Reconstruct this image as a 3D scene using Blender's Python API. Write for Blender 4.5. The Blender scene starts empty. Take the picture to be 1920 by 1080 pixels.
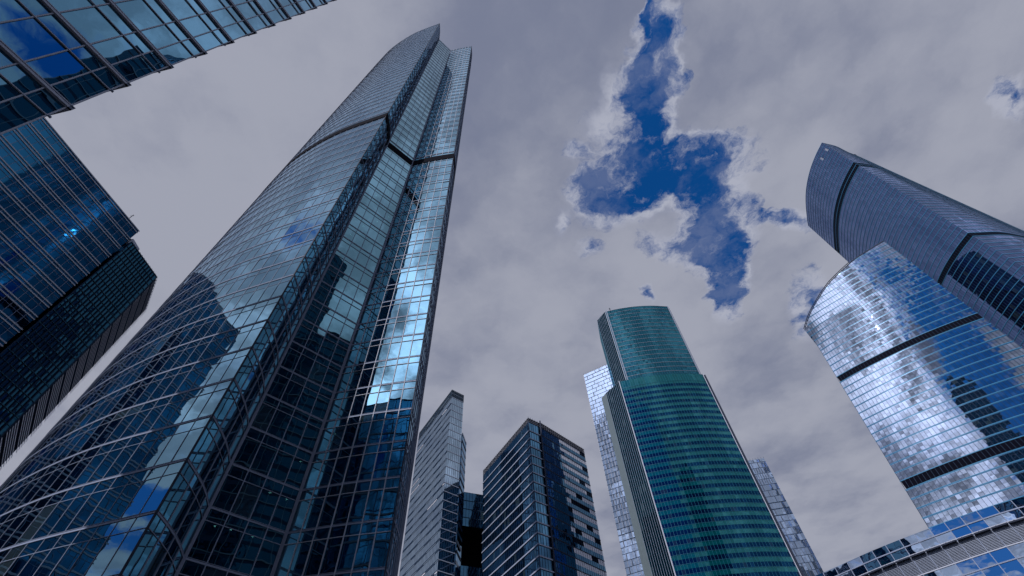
import bpy, math, random
from mathutils import Vector, Matrix
random.seed(7)
SC = bpy.context.scene
COL = SC.collection

# ------------------------------------------------------------------ camera
EYE = 1.7
CAM_R = Matrix(((0.997969, 0.0637, 0.0), (0.051386, -0.805049, -0.590978), (-0.037645, 0.589778, -0.806687)))
# rows of CAM_R: world x,y,z axes in camera coordinates -> world = CAM_R @ cam
cam = bpy.data.cameras.new('camera'); cam_o = bpy.data.objects.new('camera', cam); COL.objects.link(cam_o)
cam.sensor_width = 36.0; cam.lens = 16.875; cam.clip_end = 20000.0; cam.clip_start = 0.1
cam_o.matrix_world = Matrix.Translation((0, 0, EYE)) @ CAM_R.to_4x4()
SC.camera = cam_o

# ------------------------------------------------------------------ view
SC.view_settings.view_transform = 'Standard'
SC.view_settings.look = 'None'
SC.view_settings.exposure = 0.0
SC.view_settings.gamma = 1.0
SC.cycles.max_bounces = 8
SC.cycles.glossy_bounces = 6
SC.cycles.diffuse_bounces = 2
SC.cycles.transparent_max_bounces = 8
SC.cycles.sample_clamp_indirect = 2.0
SC.cycles.caustics_reflective = False
SC.cycles.caustics_refractive = False
SC.cycles.use_denoising = True

# ------------------------------------------------------------------ node helper
class NT:
    def __init__(s, tree): s.t = tree; s.n = tree.nodes; s.l = tree.links
    def node(s, typ, **kw):
        n = s.n.new(typ)
        for k, v in kw.items(): setattr(n, k, v)
        return n
    def put(s, sock, v):
        if isinstance(v, bpy.types.NodeSocket): s.l.new(v, sock)
        else: sock.default_value = v
    def m(s, op, a, b=None, c=None, clamp=False):
        n = s.node('ShaderNodeMath', operation=op, use_clamp=clamp); s.put(n.inputs[0], a)
        if b is not None: s.put(n.inputs[1], b)
        if c is not None: s.put(n.inputs[2], c)
        return n.outputs[0]
    def rng(s, v, a, b, c=0.0, d=1.0, smooth=True):
        n = s.node('ShaderNodeMapRange', interpolation_type='SMOOTHSTEP' if smooth else 'LINEAR')
        s.put(n.inputs[0], v); n.inputs[1].default_value = a; n.inputs[2].default_value = b
        n.inputs[3].default_value = c; n.inputs[4].default_value = d
        return n.outputs[0]
    def mix(s, f, a, b):
        n = s.node('ShaderNodeMix', data_type='RGBA'); s.put(n.inputs[0], f); s.put(n.inputs[6], a); s.put(n.inputs[7], b)
        return n.outputs[2]
    def noise(s, vec, scale, detail=6.0, rough=0.55, dist=0.0):
        n = s.node('ShaderNodeTexNoise'); s.put(n.inputs['Vector'], vec)
        n.inputs['Scale'].default_value = scale; n.inputs['Detail'].default_value = detail
        n.inputs['Roughness'].default_value = rough; n.inputs['Distortion'].default_value = dist
        return n.outputs['Fac']

# ------------------------------------------------------------------ sky
SUN_AZ, SUN_EL = math.radians(210), math.radians(42)
SUN_DIR = Vector((math.sin(SUN_AZ) * math.cos(SUN_EL), math.cos(SUN_AZ) * math.cos(SUN_EL), math.sin(SUN_EL)))
# gaps in the cloud layer: centre x,y / half axes / angle / depth on the plane z=1 above the viewer
GAPS = [(0.3071, 0.23, 0.0763, 0.036, 1.5101, 1.6), (0.2786, 0.1276, 0.0322, 0.007, 1.6114, 0.8), (0.2602, 0.2672, 0.0474, 0.0255, -2.7272, 0.55), (0.2214, 0.3288, 0.0426, 0.0395, 1.6355, 0.42), (0.354, 0.4435, 0.1316, 0.0616, 3.1103, 1.0), (0.2449, 0.4968, 0.0723, 0.0502, -2.9343, 1.0), (0.3756, 0.3901, 0.0964, 0.0219, 3.0724, 0.6), (0.5039, 0.5965, 0.1087, 0.062, 1.2298, 1.1), (0.5611, 0.7426, 0.0974, 0.0357, 1.3748, 1.3), (0.678, 0.5872, 0.0713, 0.0194, -2.9457, 0.8), (0.4275, 0.6436, 0.0851, 0.032, -2.8292, 0.55), (0.3573, 0.7784, 0.0253, 0.0139, 1.3679, 0.6), (0.1228, 0.5516, 0.0285, 0.0176, 1.5136, 0.5), (0.1955, 0.6263, 0.0215, 0.018, -2.7608, 0.45), (0.156, 0.3817, 0.0232, 0.0164, -2.9811, 0.4), (1.0617, 0.3267, 0.0432, 0.0223, 0.734, 0.7), (0.8134, 0.8605, 0.0946, 0.041, 1.1644, 0.65), (0.3176, 0.3404, 0.047, 0.0366, 1.1134, 0.5)]
GAPS_BEHIND = [(0.60, -0.58, 0.18, 0.14, 0.6, 0.55), (-2.1, -0.72, 0.5, 0.4, 0.3, 0.6), (-0.68, -0.24, 0.09, 0.06, 0.2, 0.45),
    (-0.25, -1.6, 0.34, 0.5, 0.1, 1.0), (-1.9, -2.4, 0.7, 0.5, 0.8, 0.9), (-0.35, -2.3, 0.5, 0.5, 0.0, 0.8), (-1.2, -0.85, 0.16, 0.16, 0.0, 0.6), (-3.6, -1.6, 0.9, 0.7, 0.5, 0.8), (-1.0, -3.6, 1.0, 0.7, 0.5, 0.8)]
def build_world():
    w = bpy.data.worlds.new('World'); SC.world = w; w.use_nodes = True
    w.node_tree.nodes.clear(); k = NT(w.node_tree)
    out = k.node('ShaderNodeOutputWorld'); bg = k.node('ShaderNodeBackground')
    bg.inputs['Strength'].default_value = 0.1
    k.l.new(bg.outputs[0], out.inputs[0])
    sky = k.node('ShaderNodeTexSky', sky_type='NISHITA', sun_disc=False)
    sky.sun_elevation = SUN_EL; sky.sun_rotation = SUN_AZ; sky.altitude = 100; sky.air_density = 1.0; sky.dust_density = 0.3; sky.ozone_density = 2.0
    tint = k.node('ShaderNodeMix', data_type='RGBA', blend_type='MULTIPLY'); tint.inputs[0].default_value = 1.0
    k.l.new(sky.outputs[0], tint.inputs[6]); tint.inputs[7].default_value = (0.05, 0.52, 1.08, 1)
    tc = k.node('ShaderNodeTexCoord'); sep = k.node('ShaderNodeSeparateXYZ'); k.l.new(tc.outputs['Generated'], sep.inputs[0])
    z = k.m('MAXIMUM', sep.outputs[2], 0.06)
    bs = k.node('ShaderNodeVectorMath', operation='SCALE'); k.l.new(tint.outputs[2], bs.inputs[0]); k.l.new(k.rng(sep.outputs[2], 0.1, 0.8, 0.42, 1.0, False), bs.inputs['Scale'])
    blue = k.mix(k.rng(sep.outputs[2], 0.6, 0.1, 0.0, 0.45, False), bs.outputs[0], (1.1, 1.45, 2.2, 1))
    qx = k.m('DIVIDE', sep.outputs[0], z); qy = k.m('DIVIDE', sep.outputs[1], z)
    q = k.node('ShaderNodeCombineXYZ'); k.l.new(qx, q.inputs[0]); k.l.new(qy, q.inputs[1]); Q = q.outputs[0]
    # domain warp gives the gaps torn edges
    wn = k.node('ShaderNodeTexNoise'); k.l.new(Q, wn.inputs['Vector']); wn.inputs['Scale'].default_value = 14; wn.inputs['Detail'].default_value = 4; wn.inputs['Roughness'].default_value = 0.6
    sub = k.node('ShaderNodeVectorMath', operation='SUBTRACT'); k.l.new(wn.outputs['Color'], sub.inputs[0]); sub.inputs[1].default_value = (0.5, 0.5, 0.5)
    scl = k.node('ShaderNodeVectorMath', operation='SCALE'); k.l.new(sub.outputs[0], scl.inputs[0]); scl.inputs['Scale'].default_value = 0.085
    add = k.node('ShaderNodeVectorMath', operation='ADD'); k.l.new(Q, add.inputs[0]); k.l.new(scl.outputs[0], add.inputs[1]); QW = add.outputs[0]
    field = None
    for (x, y, a, b, r, s) in GAPS:
        mp = k.node('ShaderNodeMapping', vector_type='TEXTURE'); k.l.new(QW, mp.inputs[0])
        mp.inputs['Location'].default_value = (x, y, 0); mp.inputs['Rotation'].default_value = (0, 0, r); mp.inputs['Scale'].default_value = (a * 1.8, b * 1.8, 1)
        ln = k.node('ShaderNodeVectorMath', operation='LENGTH'); k.l.new(mp.outputs[0], ln.inputs[0])
        f = k.m('MULTIPLY', k.m('SUBTRACT', 1.0, ln.outputs['Value'], clamp=True), s * 1.35)
        field = f if field is None else k.m('ADD', field, f)
    field = k.m('MINIMUM', field, 1.15)
    n_fine = k.noise(QW, 12.0, 12.0, 0.68)
    n_mid = k.noise(QW, 3.4, 7.0, 0.52)
    n_big = k.noise(Q, 1.1, 5.0, 0.5)
    ahead = k.m('ADD', field, k.m('MULTIPLY', k.m('SUBTRACT', n_fine, 0.5), 3.6))
    gap_ahead = k.rng(ahead, 0.08, 1.1)
    gap_ahead = k.m('MULTIPLY', gap_ahead, k.rng(field, 0.02, 0.12))
    gap_ahead = k.m('MULTIPLY', gap_ahead, k.rng(k.noise(QW, 7.0, 8.0, 0.6), 0.66, 0.44, 0.78, 1.0))
    # behind the viewer the deck is broken
    n_brk = k.noise(QW, 3.2, 10.0, 0.58)
    fb = None
    for (x, y, a, b, r, s) in GAPS_BEHIND:
        mp = k.node('ShaderNodeMapping', vector_type='TEXTURE'); k.l.new(QW, mp.inputs[0])
        mp.inputs['Location'].default_value = (x, y, 0); mp.inputs['Rotation'].default_value = (0, 0, r); mp.inputs['Scale'].default_value = (a * 1.5, b * 1.5, 1)
        ln = k.node('ShaderNodeVectorMath', operation='LENGTH'); k.l.new(mp.outputs[0], ln.inputs[0])
        f = k.m('MULTIPLY', k.m('SUBTRACT', 1.0, ln.outputs['Value'], clamp=True), s * 1.35)
        fb = f if fb is None else k.m('ADD', fb, f)
    gap_behind = k.rng(k.m('ADD', fb, k.m('MULTIPLY', k.m('SUBTRACT', n_brk, 0.5), 3.2)), 0.35, 0.75)
    gap_behind = k.m('MULTIPLY', gap_behind, k.rng(fb, 0.0, 0.15))
    side = k.rng(k.m('ADD', qy, k.m('MULTIPLY', k.m('ABSOLUTE', qx), -0.02)), -0.3, 0.0)     # 0 behind, 1 ahead
    gap = k.m('ADD', k.m('MULTIPLY', gap_ahead, side), k.m('MULTIPLY', gap_behind, k.m('SUBTRACT', 1.0, side)))
    # cloud brightness
    dot = k.node('ShaderNodeVectorMath', operation='DOT_PRODUCT'); k.l.new(tc.outputs['Generated'], dot.inputs[0]); dot.inputs[1].default_value = SUN_DIR
    glow = k.m('POWER', k.m('MAXIMUM', dot.outputs['Value'], 0.0), 18.0)
    shade = k.m('ADD', k.m('MULTIPLY', n_mid, 0.55), k.m('MULTIPLY', n_big, 0.45))
    # the deck is thicker overhead to the left, thinner ahead to the right
    thick = k.node('ShaderNodeVectorMath', operation='DISTANCE'); k.l.new(QW, thick.inputs[0]); thick.inputs[1].default_value = (0.05, 0.2, 0)
    shade = k.m('SUBTRACT', shade, k.rng(thick.outputs['Value'], 0.5, 0.0, -0.03, 0.10, False))
    shade = k.rng(shade, 0.33, 0.60)
    edge = k.rng(field, 0.0, 0.5)
    shade = k.m('MAXIMUM', shade, k.m('MULTIPLY', edge, 1.0))
    cloud = k.mix(shade, (1.85, 2.08, 3.0, 1), (3.45, 3.62, 4.40, 1))
    lit = k.m('MULTIPLY_ADD', k.m('MULTIPLY', glow, k.rng(n_brk, 0.38, 0.58)), 5.2, 1.0)
    lit = k.m('ADD', lit, k.m('MULTIPLY', k.m('MULTIPLY', k.rng(n_brk, 0.48, 0.62), 0.9), k.m('SUBTRACT', 1.0, side)))
    lit = k.m('ADD', lit, k.m('MULTIPLY', k.rng(field, 0.0, 0.45), 0.16))
    lc = k.node('ShaderNodeVectorMath', operation='SCALE'); k.l.new(cloud, lc.inputs[0]); k.l.new(lit, lc.inputs['Scale'])
    k.l.new(k.mix(gap, lc.outputs[0], blue), bg.inputs['Color'])
build_world()
sun = bpy.data.lights.new('sun', 'SUN'); sun.energy = 3.0; sun.angle = math.radians(0.5); sun.color = (1.0, 0.94, 0.92)
sun.cycles.max_bounces = 0
sun_o = bpy.data.objects.new('sun', sun); COL.objects.link(sun_o)
sun_o.rotation_euler = SUN_DIR.to_track_quat('Z', 'Y').to_euler(); sun_o.location = SUN_DIR * 400

# ------------------------------------------------------------------ materials
def mat(name):
    m = bpy.data.materials.new(name); m.use_nodes = True; m.node_tree.nodes.clear(); k = NT(m.node_tree)
    return m, k, k.node('ShaderNodeOutputMaterial')
def plain(name, col, rough=0.5, metal=0.0, var=0.15, scale=0.6, spec=0.4):
    m, k, out = mat(name); p = k.node('ShaderNodeBsdfPrincipled')
    tc = k.node('ShaderNodeTexCoord'); n = k.noise(tc.outputs['Object'], scale, 5.0, 0.6)
    a = tuple(c * (1 - var) for c in col) + (1,); b = tuple(min(1, c * (1 + var)) for c in col) + (1,)
    k.l.new(k.mix(n, a, b), p.inputs['Base Color'])
    p.inputs['Roughness'].default_value = rough; p.inputs['Metallic'].default_value = metal
    p.inputs['Specular IOR Level'].default_value = spec
    k.l.new(p.outputs[0], out.inputs[0]); return m
def glass(name, tint, body, r0=0.35, r1=0.95, wave=0.02, wscale=0.35, var=0.25, graze=(0.85, 0.9, 1.0), power=3.5, rough=0.0, see=0.0, seetint=(0.2, 0.4, 0.45), blinds=0.55):
    """coated facade glass: tinted mirror over a dark interior; every pane carries a 'rnd' value"""
    m, k, out = mat(name)
    at = k.node('ShaderNodeAttribute', attribute_name='rnd'); r = at.outputs['Fac']
    tc = k.node('ShaderNodeTexCoord'); obj = tc.outputs['Object']
    off = k.node('ShaderNodeCombineXYZ'); k.l.new(k.m('MULTIPLY', r, 37.0), off.inputs[0]); k.l.new(k.m('MULTIPLY', r, 91.0), off.inputs[2])
    ad = k.node('ShaderNodeVectorMath', operation='ADD'); k.l.new(obj, ad.inputs[0]); k.l.new(off.outputs[0], ad.inputs[1])
    hn = k.noise(ad.outputs[0], wscale, 1.5, 0.4)
    bp = k.node('ShaderNodeBump'); bp.inputs['Strength'].default_value = 1.0; bp.inputs['Distance'].default_value = wave
    k.l.new(hn, bp.inputs['Height'])
    lw = k.node('ShaderNodeLayerWeight'); lw.inputs['Blend'].default_value = 0.5; k.l.new(bp.outputs[0], lw.inputs['Normal'])
    g = k.m('POWER', lw.outputs['Facing'], power)
    fac = k.m('MULTIPLY_ADD', g, r1 - r0, r0)
    fac = k.m('MULTIPLY', fac, k.m('MULTIPLY_ADD', r, var * 0.6, 1.0 - var * 0.3))
    gl = k.node('ShaderNodeBsdfGlossy'); gl.inputs['Roughness'].default_value = rough; k.l.new(bp.outputs[0], gl.inputs['Normal'])
    k.l.new(k.mix(g, tint + (1,), graze + (1,)), gl.inputs['Color'])
    df = k.node('ShaderNodeBsdfDiffuse')
    nn = k.noise(ad.outputs[0], 0.8, 4.0, 0.6)
    lo = tuple(c * (1 - var) for c in body) + (1,); hi = tuple(c * (1 + 2 * var) for c in body) + (1,)
    body_c = k.mix(k.m('MULTIPLY', k.m('ADD', nn, r), 0.5), lo, hi)
    blind = k.m('MULTIPLY', k.m('GREATER_THAN', k.m('FRACT', k.m('MULTIPLY', r, 17.0)), 0.94), blinds)
    k.l.new(k.mix(blind, body_c, (0.06, 0.10, 0.12, 1)), df.inputs['Color'])
    base = df.outputs[0]
    if see > 0:
        tr = k.node('ShaderNodeBsdfTransparent'); tr.inputs[0].default_value = seetint + (1,)
        ms = k.node('ShaderNodeMixShader'); ms.inputs[0].default_value = see
        k.l.new(df.outputs[0], ms.inputs[1]); k.l.new(tr.outputs[0], ms.inputs[2]); base = ms.outputs[0]
    mx = k.node('ShaderNodeMixShader'); k.l.new(fac, mx.inputs[0]); k.l.new(base, mx.inputs[1]); k.l.new(gl.outputs[0], mx.inputs[2])
    k.l.new(mx.outputs[0], out.inputs[0]); return m
def lamp_mat(name, col, e):
    m, k, out = mat(name); em = k.node('ShaderNodeEmission'); em.inputs[0].default_value = col + (1,); em.inputs[1].default_value = e
    k.l.new(em.outputs[0], out.inputs[0]); return m

M = {}
M['alu'] = plain('brushed aluminium', (0.27, 0.33, 0.48), 0.6, spec=.12)
M['alu_pale'] = plain('pale aluminium', (0.48, 0.53, 0.66), 0.6, spec=.15)
M['white_al'] = plain('white enamel band', (0.58, 0.64, 0.76), 0.6, spec=.1)
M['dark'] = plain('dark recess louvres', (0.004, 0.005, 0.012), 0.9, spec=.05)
M['darkframe'] = plain('dark anodised frame', (0.03, 0.04, 0.07), 0.7, spec=.15)
M['navyframe'] = plain('navy frame', (0.015, 0.04, 0.09), 0.65, spec=.2)
M['roof'] = plain('grey roofing', (0.12, 0.12, 0.13), 0.8)
M['concrete'] = plain('grey concrete core', (0.09, 0.1, 0.11), 0.8)
M['slab'] = plain('ceiling plasterboard', (0.08, 0.085, 0.09), 0.8)
M['steel'] = plain('galvanised steel', (0.25, 0.26, 0.3), 0.4, 0.6)
M['g_main'] = glass('teal tinted glass', (0.36, 0.70, 0.88), (0.0003, 0.003, 0.011), 0.48, 0.95, 0.008, 0.45, see=0.08, graze=(0.72, 0.84, 1.0), seetint=(0.04, 0.12, 0.2))
M['g_center'] = glass('smooth teal glass', (0.28, 0.62, 0.78), (0.0006, 0.004, 0.012), 0.42, 0.92, 0.012, 0.35, see=0.3, seetint=(0.04, 0.12, 0.2))
M['g_top'] = glass('blue green glass', (0.22, 0.56, 0.80), (0.0015, 0.012, 0.03), 0.5, 0.95, 0.016, 0.4)
M['g_left'] = glass('deep blue glass', (0.03, 0.20, 0.40), (0.0008, 0.006, 0.018), 0.5, 0.9, 0.008, 0.5, graze=(0.08, 0.28, 0.5), rough=.04)
M['g_louv'] = glass('dark louvred glass', (0.05, 0.22, 0.36), (0.001, 0.006, 0.016), 0.35, 0.85, 0.05, 0.7, graze=(0.3, 0.5, 0.7))
M['g_mid'] = glass('blue office glass', (0.16, 0.42, 0.66), (0.0008, 0.006, 0.018), 0.38, 0.85, 0.008, 0.5, graze=(0.7, 0.85, 1.0), power=3.0)
M['g_knife'] = glass('pale reflective glass', (0.55, 0.72, 0.86), (0.001, 0.008, 0.02), 0.62, 0.95, 0.008, 0.5)
M['g_green'] = glass('dark teal window glass', (0.02, 0.14, 0.30), (0.0003, 0.005, 0.026), 0.24, 0.6, 0.015, 0.4, blinds=0.15, graze=(0.15, 0.4, 0.6))
M['g_side'] = glass('dark green glass', (0.03, 0.14, 0.17), (0.0005, 0.012, 0.02), 0.25, 0.5, 0.01, 0.4, graze=(0.08, 0.25, 0.3))
M['g_gtop'] = glass('pale green glass', (0.10, 0.40, 0.48), (0.001, 0.022, 0.045), 0.28, 0.7, 0.005, 0.4, blinds=0.15, graze=(0.3, 0.7, 0.8))
M['green'] = glass('emerald spandrel glass', (0.18, 0.55, 0.55), (0.0004, 0.05, 0.066), 0.18, 0.7, 0.01, 0.4, blinds=0, graze=(0.4, 0.8, 0.85))
M['silver'] = glass('silver mirror cladding', (0.52, 0.64, 0.82), (0.08, 0.12, 0.18), 0.6, 0.95, 0.02, 0.3, graze=(0.9, 0.95, 1.0))
M['g_fe'] = glass('violet blue mirror glass', (0.20, 0.30, 0.56), (0.006, 0.010, 0.035), 0.6, 0.95, 0.02, 0.5, var=0.5, graze=(0.65, 0.72, 1.0), power=2.5)
M['g_fw'] = glass('blue mirror glass', (0.47, 0.54, 0.66), (0.003, 0.012, 0.032), 0.60, 0.95, 0.005, 0.5, var=0.5)
M['g_low'] = glass('clear blue mirror glass', (0.6, 0.75, 0.95), (0.001, 0.008, 0.03), 0.75, 0.95, 0.015, 0.4)
M['blueband'] = plain('blue enamel band', (0.015, 0.11, 0.24), 0.3, 0.2)
M['cyanband'] = plain('steel blue enamel band', (0.05, 0.22, 0.42), 0.4, spec=.2)
M['tealband'] = plain('teal enamel band', (0.02, 0.15, 0.24), 0.3, 0.2)
M['pale_sp'] = plain('pale stone panel', (0.72, 0.75, 0.86), 0.6, spec=.1)
M['louvre'] = plain('grey aluminium louvre', (0.26, 0.31, 0.42), 0.5, 0.1)
M['pale_band'] = plain('pale grey band', (0.34, 0.40, 0.54), 0.6, spec=.1)
M['knife_sp'] = glass('pale spandrel glass', (0.55, 0.72, 0.86), (0.001, 0.008, 0.02), 0.62, 0.95, 0.0, 0.5)
M['greygreen'] = plain('grey green metal sheet', (0.15, 0.2, 0.23), 0.5, spec=.3)
M['mauve'] = plain('mauve metal louvre', (0.70, 0.76, 1.0), 0.5, spec=.2)
M['ceil'] = lamp_mat('ceiling lamp', (0.9, 1.0, 0.6), 6.0)
M['ground'] = plain('asphalt paving', (0.07, 0.07, 0.075), 0.85, 0, 0.3, 0.05)
M['plaza'] = plain('granite paving', (0.22, 0.21, 0.2), 0.7, 0, 0.25, 0.2)

# ------------------------------------------------------------------ mesh builder
class MB:
    def __init__(s): s.v = []; s.f = []; s.mi = []; s.r = []
    def quad(s, a, b, c, d, r=0.0, mi=0):
        n = len(s.v); s.v += [a, b, c, d]; s.f.append((n, n + 1, n + 2, n + 3)); s.r.append(r); s.mi.append(mi)
    def poly(s, pts, r=0.0, mi=0):
        n = len(s.v); s.v += pts; s.f.append(tuple(range(n, n + len(pts)))); s.r.append(r); s.mi.append(mi)
    def box8(s, p, mi=0):
        """p: 4 bottom + 4 top corners, counter-clockwise from above"""
        n = len(s.v); s.v += p
        for q in ((0, 3, 2, 1), (4, 5, 6, 7), (0, 1, 5, 4), (1, 2, 6, 5), (2, 3, 7, 6), (3, 0, 4, 7)):
            s.f.append(tuple(n + i for i in q)); s.r.append(0.0); s.mi.append(mi)
    def bar(s, a, b, w, h, mi=0):
        """square-section bar between two points"""
        a = Vector(a); b = Vector(b); d = (b - a).normalized()
        u = d.cross(Vector((0, 0, 1)));
        if u.length < 1e-3: u = Vector((1, 0, 0))
        u.normalize(); v = u.cross(d).normalized(); u *= w / 2; v *= h / 2
        s.box8([tuple(a - u - v), tuple(a + u - v), tuple(a + u + v), tuple(a - u + v), tuple(b - u - v), tuple(b + u - v), tuple(b + u + v), tuple(b - u + v)], mi)
    def build(s, name, mats, parent=None, kind=None):
        me = bpy.data.meshes.new(name); me.from_pydata(s.v, [], s.f)
        for m in (mats if isinstance(mats, (list, tuple)) else [mats]): me.materials.append(m)
        if any(s.mi): me.polygons.foreach_set('material_index', s.mi)
        at = me.attributes.new('rnd', 'FLOAT', 'FACE'); at.data.foreach_set('value', s.r)
        me.update()
        o = bpy.data.objects.new(name, me); COL.objects.link(o)
        if parent is not None: o.parent = parent
        if kind: o['kind'] = kind
        return o

def thing(name, label, cat, loc=(0, 0, 0), group=None):
    o = bpy.data.objects.new(name, None); COL.objects.link(o); o.location = loc
    o['label'] = label; o['category'] = cat
    if group: o['group'] = group
    return o
_RT = CAM_R.transposed()
def project(p):
    c = _RT @ Vector((p[0], p[1], p[2] - EYE))
    if c.z > -0.5: return None
    return (960 - 900 * c.x / c.z, 540 + 900 * c.y / c.z)
def shown_area(q):
    P = [project(p) for p in q]
    if any(p is None for p in P): return 0
    if not any(0 < p[0] < 1920 and 0 < p[1] < 1080 for p in P): return 0
    P = [(min(max(x, 0), 1920), min(max(y, 0), 1080)) for x, y in P]
    return abs(sum(P[i][0] * P[(i + 1) % 4][1] - P[(i + 1) % 4][0] * P[i][1] for i in range(4))) / 2
def seg_columns(a, b, w):
    L = math.dist(a, b); n = max(1, round(L / w))
    return [(a[0] + (b[0] - a[0]) * i / n, a[1] + (b[1] - a[1]) * i / n) for i in range(n)]
def arc_nodes(pts, w, n=None):
    """even columns along an open polyline (last point left out), smoothed by Catmull-Rom"""
    P = [Vector(p) for p in pts]; E = [2 * P[0] - P[1]] + P + [2 * P[-1] - P[-2]]
    S = []
    for i in range(1, len(E) - 2):
        for t in range(12):
            t /= 12; a, b, c, d = E[i - 1:i + 3]
            S.append(0.5 * ((2 * b) + (c - a) * t + (2 * a - 5 * b + 4 * c - d) * t * t + (3 * b - a - 3 * c + d) * t ** 3))
    S.append(P[-1]); L = [0]
    for i in range(1, len(S)): L.append(L[-1] + (S[i] - S[i - 1]).length)
    n = n or max(1, round(L[-1] / w)); out = []; j = 0
    for k in range(n):
        x = L[-1] * k / n
        while L[j + 1] < x: j += 1
        t = (x - L[j]) / max(1e-9, L[j + 1] - L[j]); p = S[j].lerp(S[j + 1], t); out.append((p.x, p.y))
    return out

class Tower:
    """closed plan of nodes; every edge belongs to a facade style. sides: list of (nodes, style) clockwise or not - orientation is fixed here"""
    def __init__(s, name, label, cat, sides, zs, base=(0, 0), plan_low=None, ztop=None, group=None):
        s.nodes = []; s.style = []; s.side = []
        for si, (nn, st) in enumerate(sides):
            for p in nn: s.nodes.append(p); s.style.append(st); s.side.append(si)
        n = len(s.nodes)
        A = sum(s.nodes[i][0] * s.nodes[(i + 1) % n][1] - s.nodes[(i + 1) % n][0] * s.nodes[i][1] for i in range(n))
        s.ccw = A > 0; s.n = n; s.zs = zs; s.low = plan_low; s.ztop = ztop or (lambda x, y: zs[-1])
        cx = sum(p[0] for p in s.nodes) / n; cy = sum(p[1] for p in s.nodes) / n
        s.base = (cx, cy)
        s.root = thing(name, label, cat, (cx, cy, 0), group)
        s._t = {}
    def ring(s, z):
        if z in s._t: return s._t[z]
        r = s.nodes if s.low is None else s.low(s.nodes, z)
        s._t[z] = r; return r
    def normals(s, R):
        n = s.n; sg = 1 if s.ccw else -1; E = []
        for i in range(n):
            a, b = R[i], R[(i + 1) % n]; dx, dy = b[0] - a[0], b[1] - a[1]; L = math.hypot(dx, dy) or 1
            E.append((dy / L * sg, -dx / L * sg))
        V = []
        for i in range(n):
            a, b = E[i - 1], E[i]; x, y = a[0] + b[0], a[1] + b[1]; q = max(0.3, (x * x + y * y) / 2)
            V.append((x / q, y / q))
        return E, V
    def loc(s, x, y, z): return (x - s.base[0], y - s.base[1], z)
    def band(s, name, z0, z1, out, m, inn=-0.05, where=None, extra=None):
        """closed ring of rectangular profile between z0 and z1; extra = second profile (z0, z1, out)"""
        if extra: s.band('band_lip', extra[0], extra[1], extra[2], m, inn, where)
        mb = MB()
        for (a0, a1, oo) in [(z0, z1, out)]:
            R = s.ring(a1); E, V = s.normals(R); n = s.n
            for i in range(n):
                j = (i + 1) % n
                if where and not where(s.style[i]): continue
                A, B = R[i], R[j]
                if a1 > min(s.ztop(*A), s.ztop(*B)) + 0.01: continue
                def P(k, pt, o, z): return s.loc(pt[0] + V[k][0] * o, pt[1] + V[k][1] * o, z)
                mb.quad(P(i, A, oo, a0), P(j, B, oo, a0), P(j, B, oo, a1), P(i, A, oo, a1))
                mb.quad(P(i, A, inn, a0), P(j, B, inn, a0), P(j, B, oo, a0), P(i, A, oo, a0))
                mb.quad(P(i, A, oo, a1), P(j, B, oo, a1), P(j, B, inn, a1), P(i, A, inn, a1))
                if where:
                    if not where(s.style[i - 1]): mb.quad(P(i, A, inn, a0), P(i, A, oo, a0), P(i, A, oo, a1), P(i, A, inn, a1))
                    if not where(s.style[j]): mb.quad(P(j, B, inn, a0), P(j, B, oo, a0), P(j, B, oo, a1), P(j, B, inn, a1))
        if mb.f: return mb.build(name, m, s.root)
    def bars(s, nsplit=1, skip=()):
        """vertical mullions, one frame mesh per facade side; also the thin transoms"""
        Z = [s.zs[0] + (s.zs[-1] - s.zs[0]) * i / nsplit for i in range(nsplit + 1)]
        sides = sorted(set(s.side))
        for si in sides:
            mb = MB(); mm = None
            for i in range(s.n):
                if s.side[i] != si: continue
                st = s.style[i]
                if st.get('vbar'):
                    w, d = st['vbar']; mm = st.get('vmat', 'alu')
                    every = st.get('vevery', 1)
                    idx = s.side[:i].count(si)
                    if idx % every == 0:
                        for a, b in zip(Z, Z[1:]):
                            Ra, Rb = s.ring(a), s.ring(b); E, _ = s.normals(Ra)
                            zt = s.ztop(*Ra[i]); 
                            if a >= zt: continue
                            b = min(b, zt); nx, ny = E[i] if idx else E[i]
                            tx, ty = -ny, nx; 
                            P = []
                            for (pt, z) in ((Ra[i], a), (Rb[i], b)):
                                off = 0.0 if idx else w * 0.5 * (1 if s.ccw else -1)
                                px, py = pt[0] + tx * off, pt[1] + ty * off
                                for (u, v) in ((-w / 2, d), (-w / 2, -0.05), (w / 2, -0.05), (w / 2, d)):
                                    P.append(s.loc(px + tx * u + nx * v, py + ty * u + ny * v, z))
                            mb.box8(P)
                if st.get('tbars'):
                    h, d = st['tsize']; mm = st.get('vmat', 'alu'); j = (i + 1) % s.n
                    for fl in range(len(s.zs) - 1):
                        z0, z1 = s.zs[fl], s.zs[fl + 1]
                        if fl in s.service: continue
                        for fr in st['tbars']:
                            z = z0 + (z1 - z0) * fr; R = s.ring(z0); E, _ = s.normals(R); A, B = R[i], R[j]; nx, ny = E[i]
                            if z > min(s.ztop(*A), s.ztop(*B)): continue
                            P = []
                            for zz in (z - h / 2, z + h / 2):
                                P += [s.loc(A[0] + nx * d, A[1] + ny * d, zz), s.loc(A[0], A[1], zz), s.loc(B[0], B[1], zz), s.loc(B[0] + nx * d, B[1] + ny * d, zz)]
                            mb.box8(P)
            if mb.f: mb.build('mullion_frame', M[mm], s.root)
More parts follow.
